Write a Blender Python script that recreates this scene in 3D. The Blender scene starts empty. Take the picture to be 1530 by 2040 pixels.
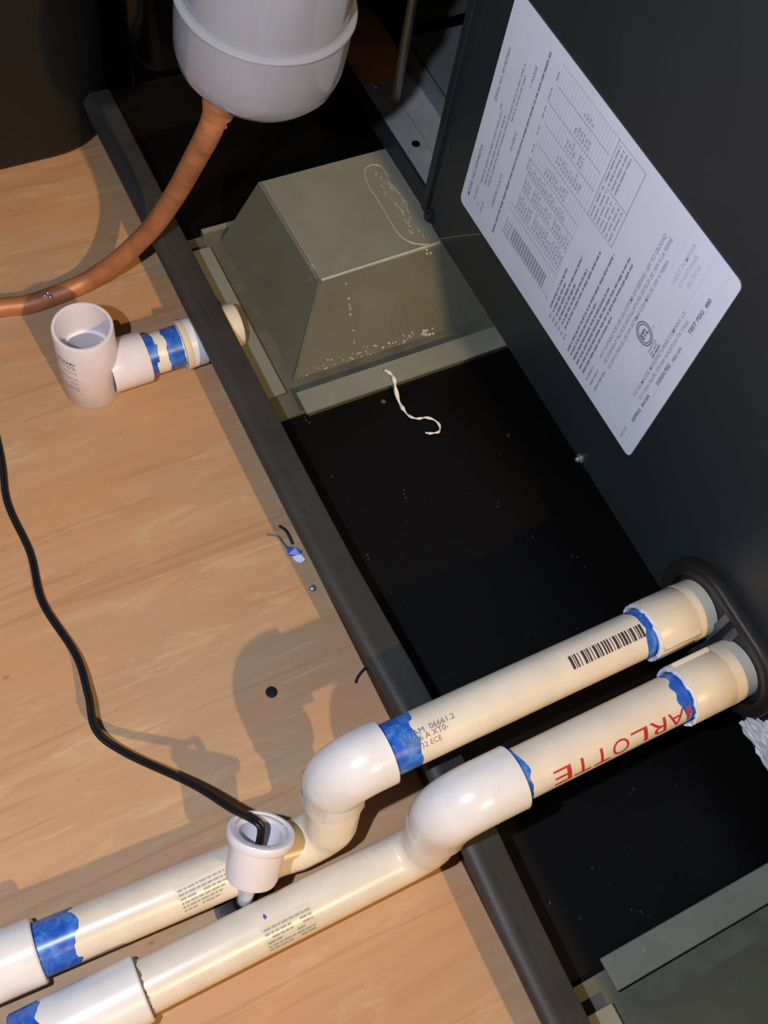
import bpy, bmesh, math, random
from mathutils import Vector, Matrix

# ------------------------------------------------------------------ camera, light, exposure
scn = bpy.context.scene
col = scn.collection
CAMZ = 0.5926
FPX = 2132.9
Rm = Matrix(((0.44246, 0.88678, 0.13360), (-0.82132, 0.34088, 0.45742), (0.36009, -0.31212, 0.87916)))
cam_d = bpy.data.cameras.new('camera')
cam_d.sensor_fit = 'VERTICAL'; cam_d.sensor_height = 36.0; cam_d.sensor_width = 27.0
cam_d.lens = FPX / 2040.0 * 36.0
cam_d.clip_start = 0.01
cam = bpy.data.objects.new('camera', cam_d); col.objects.link(cam)
cam.matrix_world = Matrix.Translation((0, 0, CAMZ)) @ Rm.transposed().to_4x4()
scn.camera = cam

w = bpy.data.worlds.new('world'); scn.world = w; w.use_nodes = True
w.node_tree.nodes['Background'].inputs[0].default_value = (0.75, 0.85, 1.0, 1)
w.node_tree.nodes['Background'].inputs[1].default_value = 0.012

def lamp(name, loc, energy, color, radius):
    l = bpy.data.lights.new(name, 'POINT'); l.energy = energy; l.color = color; l.shadow_soft_size = radius
    o = bpy.data.objects.new(name, l); o.location = loc; col.objects.link(o); return o
lamp('phone_torch', (-0.062, -0.080, 0.575), 7.0, (0.82, 0.88, 1.05), 0.006)      # cool torch held beside the phone
lamp('attic_bulb', (3.05, 0.37, 3.0), 320.0, (1.0, 0.64, 0.27), 0.045)           # bare warm attic bulb behind the unit
scn.view_settings.view_transform = 'Standard'; scn.view_settings.look = 'None'
scn.view_settings.gamma = 1.0; scn.view_settings.use_curve_mapping = False
scn.view_settings.exposure = 0.48

random.seed(7)
# ------------------------------------------------------------------ helpers
def tag(o, label=None, cat=None, group=None, kind=None):
    if label: o['label'] = label
    if cat: o['category'] = cat
    if group: o['group'] = group
    if kind: o['kind'] = kind
    return o
def empty(name, loc, label, cat, group=None):
    o = bpy.data.objects.new(name, None); o.empty_display_size = 0.02; o.location = loc
    col.objects.link(o); tag(o, label, cat, group); return o
def obj(name, bm, mat, parent=None, smooth=True, angle=40):
    me = bpy.data.meshes.new(name)
    bmesh.ops.recalc_face_normals(bm, faces=bm.faces[:])
    if smooth:
        lim = math.radians(angle)
        for f in bm.faces: f.smooth = True
        for e in bm.edges:
            if len(e.link_faces) == 2 and e.calc_face_angle(0) > lim: e.smooth = False
    bm.to_mesh(me); bm.free()
    me.materials.append(mat)
    o = bpy.data.objects.new(name, me); col.objects.link(o)
    if parent:
        o.parent = parent
        off = Vector((0, 0, 0)); p = parent
        while p: off += p.location; p = p.parent
        me.transform(Matrix.Translation(-off))      # meshes are written in world coordinates
    return o
def box(bm, x0, x1, y0, y1, z0, z1, bev=0.0, seg=2):
    r = bmesh.ops.create_cube(bm, size=1.0)
    for v in r['verts']:
        v.co = Vector((x0 + (v.co.x + .5) * (x1 - x0), y0 + (v.co.y + .5) * (y1 - y0), z0 + (v.co.z + .5) * (z1 - z0)))
    if bev:
        es = set()
        for v in r['verts']: es.update(v.link_edges)
        bmesh.ops.bevel(bm, geom=list(es), offset=bev, segments=seg, affect='EDGES', profile=.5)
    return bm
def frames(pts):
    T = []
    n = len(pts)
    for i in range(n):
        a = pts[max(i - 1, 0)]; b = pts[min(i + 1, n - 1)]
        d = b - a
        if d.length < 1e-9: d = T[-1] if T else Vector((0, 0, 1))
        T.append(d.normalized())
    up = Vector((0, 0, 1)) if abs(T[0].z) < .9 else Vector((1, 0, 0))
    N = [(up - T[0] * up.dot(T[0])).normalized()]
    for i in range(1, n):
        q = T[i - 1].rotation_difference(T[i]); v = q @ N[-1]
        N.append((v - T[i] * v.dot(T[i])).normalized())
    return T, N
def sweep(bm, pts, r, segs=32, cap=True, jitter=0, shift=None):
    pts = [Vector(p) for p in pts]
    T, N = frames(pts)
    rings = []
    for i, p in enumerate(pts):
        rr = r[i] if isinstance(r, (list, tuple)) else r
        B = T[i].cross(N[i]); ring = []
        c = p + (N[i] * shift[0] + B * shift[1] if shift else Vector())
        for k in range(segs):
            a = 2 * math.pi * k / segs
            q = rr + (random.uniform(-jitter, jitter) if jitter else 0)
            ring.append(bm.verts.new(c + (N[i] * math.cos(a) + B * math.sin(a)) * q))
        rings.append(ring)
    for i in range(len(rings) - 1):
        for k in range(segs):
            k2 = (k + 1) % segs
            bm.faces.new((rings[i][k], rings[i][k2], rings[i + 1][k2], rings[i + 1][k]))
    if cap:
        bm.faces.new(rings[0]); bm.faces.new(rings[-1])
    return bm
def lathe(bm, origin, axis, prof, segs=48, cap=True):
    """prof = [(t along the axis, radius)], exact rings, no smoothing of the path"""
    axis = Vector(axis).normalized(); o = Vector(origin)
    up = Vector((0, 0, 1)) if abs(axis.z) < .9 else Vector((1, 0, 0))
    n = (up - axis * up.dot(axis)).normalized(); b = axis.cross(n)
    rings = []
    for t, r in prof:
        rings.append([bm.verts.new(o + axis * t + (n * math.cos(2 * math.pi * k / segs) + b * math.sin(2 * math.pi * k / segs)) * max(r, 1e-5)) for k in range(segs)])
    for i in range(len(rings) - 1):
        for k in range(segs):
            k2 = (k + 1) % segs
            bm.faces.new((rings[i][k], rings[i][k2], rings[i + 1][k2], rings[i + 1][k]))
    if cap:
        bm.faces.new(rings[0]); bm.faces.new(rings[-1])
    return bm
def smooth_path(pts, n=8):
    pts = [Vector(p) for p in pts]; out = []
    for i in range(len(pts) - 1):
        p0 = pts[max(i - 1, 0)]; p1 = pts[i]; p2 = pts[i + 1]; p3 = pts[min(i + 2, len(pts) - 1)]
        for k in range(n):
            t = k / n
            out.append(.5 * ((2 * p1) + (-p0 + p2) * t + (2 * p0 - 5 * p1 + 4 * p2 - p3) * t * t + (-p0 + 3 * p1 - 3 * p2 + p3) * t ** 3))
    out.append(pts[-1]); return out
def prism(bm, poly, ext):
    """polygon (list of 3D points) extruded by the vector ext"""
    ext = Vector(ext)
    a = [bm.verts.new(Vector(p)) for p in poly]; b = [bm.verts.new(Vector(p) + ext) for p in poly]
    bm.faces.new(a); bm.faces.new(b)
    for i in range(len(a)):
        j = (i + 1) % len(a); bm.faces.new((a[i], a[j], b[j], b[i]))
    return bm
def text_bm(s, w, h, bold=0.0):
    """a flat text mesh whose lower left corner is 0,0 and that is w wide and h high"""
    c = bpy.data.curves.new('t', 'FONT'); c.body = s; c.size = 1; c.offset = bold; c.resolution_u = 3
    o = bpy.data.objects.new('t', c); col.objects.link(o)
    bpy.context.view_layer.update()
    me = bpy.data.meshes.new_from_object(o.evaluated_get(bpy.context.evaluated_depsgraph_get()))
    bpy.data.objects.remove(o); bpy.data.curves.remove(c)
    bm = bmesh.new(); bm.from_mesh(me); bpy.data.meshes.remove(me)
    xs = [v.co.x for v in bm.verts]; ys = [v.co.y for v in bm.verts]
    x0, x1, y0, y1 = min(xs), max(xs), min(ys), max(ys)
    for v in bm.verts:
        v.co = Vector(((v.co.x - x0) / max(x1 - x0, 1e-6) * w, (v.co.y - y0) / max(y1 - y0, 1e-6) * h, 0))
    return bm
def merge(dst, src, fn=None):
    m = {}
    for v in src.verts: m[v] = dst.verts.new(fn(v.co) if fn else v.co)
    for f in src.faces:
        try: dst.faces.new([m[v] for v in f.verts])
        except ValueError: pass
    src.free()

# ------------------------------------------------------------------ materials
def mat(name, color, rough=.5, metal=0.0, spec=.5, bump=0, bscale=200, var=0, vscale=20, coat=0):
    m = bpy.data.materials.new(name); m.use_nodes = True
    nt = m.node_tree; b = nt.nodes['Principled BSDF']
    b.inputs['Base Color'].default_value = (*color, 1); b.inputs['Roughness'].default_value = rough
    b.inputs['Metallic'].default_value = metal; b.inputs['Specular IOR Level'].default_value = spec
    b.inputs['Coat Weight'].default_value = coat
    tc = nt.nodes.new('ShaderNodeTexCoord')
    if var:
        n = nt.nodes.new('ShaderNodeTexNoise'); n.inputs['Scale'].default_value = vscale; n.inputs['Detail'].default_value = 6
        nt.links.new(tc.outputs['Object'], n.inputs['Vector'])
        r = nt.nodes.new('ShaderNodeValToRGB')
        r.color_ramp.elements[0].position = .3; r.color_ramp.elements[1].position = .7
        r.color_ramp.elements[0].color = (*[c * (1 - var) for c in color], 1)
        r.color_ramp.elements[1].color = (*[min(1, c * (1 + var)) for c in color], 1)
        nt.links.new(n.outputs['Fac'], r.inputs['Fac']); nt.links.new(r.outputs['Color'], b.inputs['Base Color'])
    if bump:
        n2 = nt.nodes.new('ShaderNodeTexNoise'); n2.inputs['Scale'].default_value = bscale; n2.inputs['Detail'].default_value = 4
        nt.links.new(tc.outputs['Object'], n2.inputs['Vector'])
        bp = nt.nodes.new('ShaderNodeBump'); bp.inputs['Strength'].default_value = bump; bp.inputs['Distance'].default_value = .001
        nt.links.new(n2.outputs['Fac'], bp.inputs['Height']); nt.links.new(bp.outputs['Normal'], b.inputs['Normal'])
    return m
class G:
    """tiny node-graph helper"""
    def __init__(s, m): s.nt = m.node_tree; s.tc = s.nt.nodes.new('ShaderNodeTexCoord')
    def n(s, t, **k):
        x = s.nt.nodes.new(t)
        for a, v in k.items(): setattr(x, a, v)
        return x
    def l(s, a, b): s.nt.links.new(a, b)
    def math(s, op, a, b=None, c=None, clamp=False):
        x = s.n('ShaderNodeMath', operation=op, use_clamp=clamp)
        for i, v in enumerate((a, b, c)):
            if v is None: continue
            if isinstance(v, (int, float)): x.inputs[i].default_value = v
            else: s.l(v, x.inputs[i])
        return x.outputs[0]
    def noise(s, vec, scale, detail=4, rough=.5, dist=0):
        x = s.n('ShaderNodeTexNoise'); x.inputs['Scale'].default_value = scale; x.inputs['Detail'].default_value = detail
        x.inputs['Roughness'].default_value = rough; x.inputs['Distortion'].default_value = dist
        s.l(vec, x.inputs['Vector']); return x.outputs['Fac']
    def mapping(s, vec, scale=(1, 1, 1), rot=(0, 0, 0), loc=(0, 0, 0)):
        x = s.n('ShaderNodeMapping'); x.inputs['Scale'].default_value = scale; x.inputs['Rotation'].default_value = rot
        x.inputs['Location'].default_value = loc
        s.l(vec, x.inputs['Vector']); return x.outputs[0]
    def ramp(s, f, stops):
        x = s.n('ShaderNodeValToRGB'); e = x.color_ramp.elements
        while len(e) < len(stops): e.new(.5)
        for i, (p, c) in enumerate(stops):
            e[i].position = p; e[i].color = (*c, 1) if isinstance(c, tuple) else (c, c, c, 1)
        s.l(f, x.inputs['Fac']); return x.outputs['Color']
    def mix(s, f, a, b, mode='MIX'):
        x = s.n('ShaderNodeMix', data_type='RGBA', blend_type=mode)
        for i, v in ((0, f), (6, a), (7, b)):
            if isinstance(v, (int, float)): x.inputs[i].default_value = v
            elif isinstance(v, tuple): x.inputs[i].default_value = (*v, 1)
            else: s.l(v, x.inputs[i])
        return x.outputs[2]
    def sep(s, vec):
        x = s.n('ShaderNodeSeparateXYZ'); s.l(vec, x.inputs[0]); return x.outputs

# plywood
M_ply = mat('plywood', (.5, .3, .15), .62, spec=.3)
g = G(M_ply); P = g.n('ShaderNodeNewGeometry').outputs['Position']
rot = (0, 0, math.radians(-7))
pv = g.mapping(P, (22, 2.2, 1), rot)
n1 = g.noise(pv, 1.6, 6, .55, .6)
n2 = g.noise(g.mapping(P, (170, 9, 1), rot), 1.0, 5, .6)
n3 = g.noise(P, 5, 3, .5)
c = g.ramp(n1, [(.25, (.42, .235, .115)), (.45, (.51, .30, .165)), (.62, (.56, .36, .20)), (.8, (.47, .255, .13))])
c = g.mix(.35, c, g.ramp(n2, [(.25, (.37, .215, .11)), (.5, (.52, .34, .195)), (.75, (.64, .44, .265))]))
grey = g.ramp(n3, [(.42, 0.0), (.62, .55)])
c = g.mix(grey, c, (.40, .315, .215))
cream = g.ramp(g.noise(g.mapping(P, (30, 7, 1), rot, (3, 1, 0)), 2.0, 9, .78, .6), [(.52, 0.0), (.70, .55)])
c = g.mix(cream, c, (.70, .55, .36))
dk = g.ramp(g.noise(g.mapping(P, (60, 30, 1), rot), 2.2, 6, .6, .3), [(.66, 0.0), (.76, .4)])
c = g.mix(dk, c, (.30, .17, .09))
vor = g.n('ShaderNodeTexVoronoi'); vor.inputs['Scale'].default_value = 26; g.l(g.mapping(P, (1, .6, 1), rot), vor.inputs['Vector'])
spk = g.ramp(vor.outputs['Distance'], [(.022, .7), (.04, 0.0)])
c = g.mix(spk, c, (.16, .10, .06))
warmp = g.ramp(g.noise(g.mapping(P, (9, 3.2, 1), rot, (5, 2, 0)), 1.7, 4, .55, .8), [(.42, 0.0), (.62, .5)])
c = g.mix(warmp, c, (.55, .285, .14))
vein = g.ramp(g.noise(g.mapping(P, (95, 3.5, 1), (0, 0, math.radians(-11)), (1, 7, 0)), 1.3, 3, .5, 1.0), [(.60, 0.0), (.66, .32)])
c = g.mix(vein, c, (.33, .18, .09))
scr = g.ramp(g.noise(g.mapping(P, (260, 14, 1), (0, 0, math.radians(18)), (2, 2, 0)), 1.0, 2, .5, .2), [(.70, 0.0), (.76, .4)])
c = g.mix(scr, c, (.68, .52, .34))
c = g.mix(1.0, c, (1.0, .95, .88), 'MULTIPLY')
b = M_ply.node_tree.nodes['Principled BSDF']; g.l(c, b.inputs['Base Color'])
bp = g.n('ShaderNodeBump'); bp.inputs['Strength'].default_value = .25; bp.inputs['Distance'].default_value = .0006
g.l(n2, bp.inputs['Height']); g.l(bp.outputs[0], b.inputs['Normal'])

# black plastic of the pan with dust specks
M_pan = mat('black_pan_plastic', (.006, .006, .0055), .48, spec=.22)
g = G(M_pan); P = g.n('ShaderNodeNewGeometry').outputs['Position']
vor = g.n('ShaderNodeTexVoronoi'); vor.inputs['Scale'].default_value = 38; g.l(P, vor.inputs['Vector'])
spk = g.ramp(vor.outputs['Distance'], [(.03, .8), (.075, 0.0)])
gate = g.ramp(g.noise(P, 14, 3), [(.56, 0.0), (.62, 1.0)])
f = g.math('MULTIPLY', spk, gate)
dust = g.ramp(g.noise(P, 6, 6, .65), [(.45, 0.0), (.75, .35)])
c = g.mix(dust, (.0020, .0019, .0018), (.007, .0058, .0048)); c = g.mix(f, c, (.16, .14, .12))
g.l(c, M_pan.node_tree.nodes['Principled BSDF'].inputs['Base Color'])
M_rim = mat('scuffed_rim_plastic', (.042, .041, .038), .5, spec=.35, var=.18, vscale=35, bump=.15, bscale=900)

def pvc(name, base, bands=(), rough=.3, stain=.0):
    """PVC with bands of blue primer: (axis, from, to, wobble, frequency) in world coordinates"""
    m = mat(name, base, rough, spec=.5, bump=.03, bscale=60)
    g = G(m); P = g.n('ShaderNodeNewGeometry').outputs['Position']
    xyz = g.sep(P)
    dirt = g.ramp(g.noise(P, 45, 6, .6), [(.35, tuple(v * .93 for v in base)), (.65, tuple(min(1, v * 1.04) for v in base))])
    c = dirt
    sp = g.n('ShaderNodeTexVoronoi'); sp.inputs['Scale'].default_value = 90; g.l(P, sp.inputs['Vector'])
    c = g.mix(g.math('MULTIPLY', g.ramp(sp.outputs['Distance'], [(.03, .5), (.06, 0.0)]), g.ramp(g.noise(P, 30, 2), [(.6, 0.0), (.65, 1.0)])), c, (.35, .30, .24))
    for ax, a, bb, wob, fr in bands:
        nz = g.math('MULTIPLY', g.math('SUBTRACT', g.noise(P, fr, 2, .5, .4), .5), wob * 2)
        y = g.math('ADD', xyz[ax], nz)
        m1 = g.math('GREATER_THAN', y, a) if a is not None else 1.0
        m2 = g.math('LESS_THAN', y, bb)
        f = g.math('MULTIPLY', m1, m2)
        blue = g.ramp(g.noise(P, 130, 3, .6, .8), [(.3, (.014, .07, .46)), (.5, (.03, .14, .58)), (.68, (.10, .29, .66))])
        c = g.mix(f, c, blue)
    g.l(c, m.node_tree.nodes['Principled BSDF'].inputs['Base Color'])
    return m
CREAM = (.77, .70, .57); WHITE = (.80, .785, .765); LAV = (.80, .755, .80)
M_white = pvc('white_pvc_fitting', WHITE, rough=.25)
M_lav = pvc('pale_lavender_pvc', LAV, rough=.28)
M_pipeA = pvc('cream_pipe_primer_a', CREAM, [(1, None, .1405, .008, 55), (1, .2748, .4, .004, 60)])
M_pipeB = pvc('cream_pipe_primer_b', CREAM, [(1, None, .1815, .005, 70), (1, .2715, .4, .010, 50)])
M_lowA = pvc('cream_lower_pipe_primer', CREAM, [(1, None, -.0405, .010, 60)])
M_lowB = pvc('cream_lower_pipe', (.77, .71, .60), [(1, None, -.5, .001, 50)])
M_cplB = pvc('white_coupling_primer', WHITE, [(1, None, -.0665, .008, 60)])
M_tpipe = pvc('tee_nipple_primer', (.80, .76, .66), [(1, None, .1185, .006, 75), (1, .1240, .1345, .003, 80)])
M_adapt = pvc('adapter_pvc', (.78, .80, .86), rough=.3)
M_creamfit = pvc('cream_fitting', (.76, .68, .53), rough=.35)
M_gluewhite = mat('dried_glue', (.72, .76, .9), .5, bump=.5, bscale=500)
M_gluegrey = mat('dirty_glue', (.16, .14, .13), .6, bump=.4, bscale=700)
M_clear = mat('peeling_clear_label', (.66, .65, .63), .2)
M_greyprint = mat('grey_print', (.36, .34, .31), .5)
M_sticker = mat('aged_clear_sticker', (.70, .64, .50), .3)
M_black = mat('black_ink', (.045, .038, .045), .5)
M_softink = mat('dot_ink', (.10, .085, .11), .5)
M_red = mat('red_ink', (.52, .028, .025), .5)
M_labelink = mat('label_ink', (.20, .20, .26), .6)
M_labelink2 = mat('label_faint_ink', (.38, .38, .46), .6)
M_labelink3 = mat('label_ghost_ink', (.60, .61, .70), .6)
M_rubber = mat('black_rubber', (.012, .011, .010), .5, bump=.2, bscale=300)
M_cord = mat('black_cord', (.012, .012, .014), .35, spec=.6)
M_foam = mat('black_foam_sleeve', (.006, .006, .006), .35)
M_duct = mat('dark_duct_jacket', (.009, .0085, .006), .65, var=.3, vscale=9)
M_cab = mat('charcoal_painted_steel', (.019, .026, .030), .42, spec=.45, var=.10, vscale=12, bump=.08, bscale=1200)
M_cabdark = mat('charcoal_trim', (.019, .025, .030), .42, spec=.45)
M_rail = mat('navy_rail_paint', (.022, .026, .036), .45)
M_label = mat('label_paper', (.82, .84, .95), .45, var=.03, vscale=30)
M_brown = mat('warm_light_brown', (.6, .24, .07), .8, var=.3, vscale=25, bump=.3, bscale=80)  # brown imitates warm bulb light on the tray
M_foil = mat('crinkled_foil', (.95, .97, 1.0), .2, metal=.3, bump=.5, bscale=300)
M_screw = mat('zinc_screw', (.6, .6, .6), .3, metal=.8)
M_dscrew = mat('dark_screw', (.03, .03, .035), .4, metal=.4)
M_string = mat('white_string', (.85, .82, .74), .7)
M_bead = mat('dried_sealant', (.42, .41, .33), .5, bump=.4, bscale=400)
M_can = mat('grey_white_enamel', (.25, .265, .30), .16, spec=.6, bump=.04, bscale=25, coat=.3)
M_canbead = mat('enamel_weld', (.29, .305, .34), .15, spec=.6, coat=.4)
M_blue = mat('blue_plastic_scrap', (.05, .10, .55), .35)
M_whitescrap = mat('white_plastic_scrap', (.8, .82, .95), .4)
M_greyrod = mat('rod_metal', (.5, .5, .47), .4, metal=.4)

M_galv = mat('galvanised_sheet', (.3, .3, .25), .6, metal=.0, spec=.2)
g = G(M_galv); P = g.n('ShaderNodeNewGeometry').outputs['Position']
vor = g.n('ShaderNodeTexVoronoi'); vor.inputs['Scale'].default_value = 130; g.l(P, vor.inputs['Vector'])
n = g.noise(P, 18, 6, .6); nf = g.noise(P, 90, 5, .7)
c = g.ramp(n, [(.3, (.20, .205, .160)), (.55, (.23, .235, .185)), (.75, (.265, .27, .215))])
c = g.mix(.03, c, vor.outputs['Color'], 'SOFT_LIGHT')
c = g.mix(g.ramp(nf, [(.66, 0.0), (.74, .45)]), c, (.55, .54, .44))
up = g.sep(g.n('ShaderNodeNewGeometry').outputs['Normal'])[2]      # painted light: level faces kept lighter, slopes darkened as if in shade
toplightf = g.math('MULTIPLY', g.math('GREATER_THAN', up, .95), g.math('ADD', .85, g.math('MULTIPLY', n, .3)), clamp=True)
c = g.mix(toplightf, g.mix(1.0, c, (.56, .54, .48), 'MULTIPLY'), c)
b = M_galv.node_tree.nodes['Principled BSDF']; g.l(c, b.inputs['Base Color'])
g.l(g.ramp(nf, [(.3, .55), (.7, .7)]), b.inputs['Roughness'])

M_galvd = mat('shaded_galvanised', (.13, .13, .095), .55, metal=.2, var=.2, vscale=60)  # darker galvanised for the channel, its shade put into the colour
M_tray = mat('light_galvanised', (.42, .44, .42), .45, metal=.2, var=.2, vscale=50)
M_copper = mat('copper', (.62, .25, .10), .5, metal=.25)
g = G(M_copper); P = g.n('ShaderNodeNewGeometry').outputs['Position']
c = g.ramp(g.noise(P, 35, 6, .65, .5), [(.3, (.30, .115, .05)), (.5, (.50, .20, .085)), (.72, (.66, .30, .14))])
g.l(c, M_copper.node_tree.nodes['Principled BSDF'].inputs['Base Color'])

# ------------------------------------------------------------------ the setting
bm = box(bmesh.new(), -3.0, 2.0, -2.0, 2.2, -.02, 0)
floor = tag(obj('floor', bm, M_ply, smooth=False), 'bare plywood attic decking', None, kind='structure')
bm = lathe(bmesh.new(), (-.1639, .0987, -.0008), (0, 0, 1), [(0, .0034), (.0010, .0034), (.0011, .0026)], 24)
obj('knot', bm, M_foam, floor)
def floor_fleck(x, y, r, m, name='fleck'):
    b_ = bmesh.new(); n_ = 9
    pts = [(x + math.cos(2 * math.pi * i / n_) * r * random.uniform(.6, 1.2), y + math.sin(2 * math.pi * i / n_) * r * random.uniform(.6, 1.2), 0) for i in range(n_)]
    prism(b_, pts, (0, 0, .0006)); obj(name, b_, m, floor, smooth=False)
floor_fleck(-.472, .150, .0035, M_greyprint, 'grey_glue_spot')
# dark far wall of the attic, well beyond the unit
bm = box(bmesh.new(), -3.04, -3.0, -2.0, 2.2, 0, 2.4)
tag(obj('wall_back', bm, M_duct, smooth=False), kind='structure')

# ------------------------------------------------------------------ drain pan
RZ = .042
pan = empty('drain_pan', (-.25, .45, 0), 'black plastic drain pan lying on the plywood under the unit', 'drain pan')
bm = bmesh.new()
X0, X1, Y0, Y1 = -.600, .62, .150, 1.02
loops = []
def rect(x0, x1, y0, y1, z): return [bm.verts.new(p) for p in ((x0, y0, z), (x1, y0, z), (x1, y1, z), (x0, y1, z))]
for (dd, z) in ((0.004, 0.0), (0.0, RZ - .004), (-.0, RZ - .001), (.0045, RZ - .001), (.010, .0035)):
    loops.append(rect(X0 + dd, X1 - dd, Y0 + dd, Y1 - dd, z))
for i in range(len(loops) - 1):
    for k in range(4): bm.faces.new((loops[i][k], loops[i][(k + 1) % 4], loops[i + 1][(k + 1) % 4], loops[i + 1][k]))
bm.faces.new(loops[0]); bm.faces.new(loops[-1])
obj('pan_tray', bm, M_pan, pan, smooth=False)
# rolled rim, a folded strip along the front with a soft ridge near its outer edge
prof = [(.1440, RZ - .0065), (.1436, RZ - .002), (.1450, RZ + .0002), (.1475, RZ + .0012), (.1500, RZ + .0016), (.1525, RZ + .0010), (.1548, RZ), (.1635, RZ),
        (.1648, RZ - .0010), (.1648, RZ - .0030), (.1630, RZ - .0036), (.1480, RZ - .0036), (.1470, RZ - .0065)]
bm = bmesh.new(); prev = None
xs = [X0, -.45, -.33, -.28, -.24, -.2, -.16, -.12, -.08, -.04, 0, .03, .06, .1, .2, X1]
for i, x in enumerate(xs):
    dy = .0048 * math.exp(-((x + .095) / .085) ** 2)      # the rim bows inward where the pipes press on it
    ring = [bm.verts.new((x, y + dy, z)) for y, z in prof]
    if prev:
        for k in range(len(ring)):
            bm.faces.new((prev[k], prev[(k + 1) % len(ring)], ring[(k + 1) % len(ring)], ring[k]))
    else: bm.faces.new(ring)
    prev = ring
bm.faces.new(prev)
obj('rolled_rim', bm, M_rim, pan, angle=50)

bm = bmesh.new()      # grit and crumbs lying in the pan
DEB = [(-0.1575, 0.3093), (0.005, 0.1864), (-0.261, 0.3127), (-0.026, 0.2593), (-0.2176, 0.1852), (-0.2475, 0.2266), (-0.2766, 0.1892), (-0.1869, 0.2891), (0.0317, 0.2304), (-0.1871, 0.1889), (-0.2166, 0.278), (-0.1654, 0.3084), (-0.2347, 0.2435), (-0.0004, 0.2175), (0.0294, 0.2286), (-0.3204, 0.1918)]
for x, y in DEB:
    for q in range(3):
        r_ = random.uniform(.0002, .0008); m_ = bmesh.ops.create_icosphere(bm, subdivisions=1, radius=r_, matrix=Matrix.Translation((x + random.uniform(-.003, .003) * (q > 0), y + random.uniform(-.003, .003) * (q > 0), .0037 + r_ * .3)))
for q in range(60):
    r_ = random.uniform(.0002, .0005); bmesh.ops.create_icosphere(bm, subdivisions=1, radius=r_, matrix=Matrix.Translation((random.uniform(-.30, .03), random.uniform(.19, .31), .0037)))
obj('grit', bm, mat('grit_grey', (.055, .045, .036), .8), pan)['kind'] = 'stuff'

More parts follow.
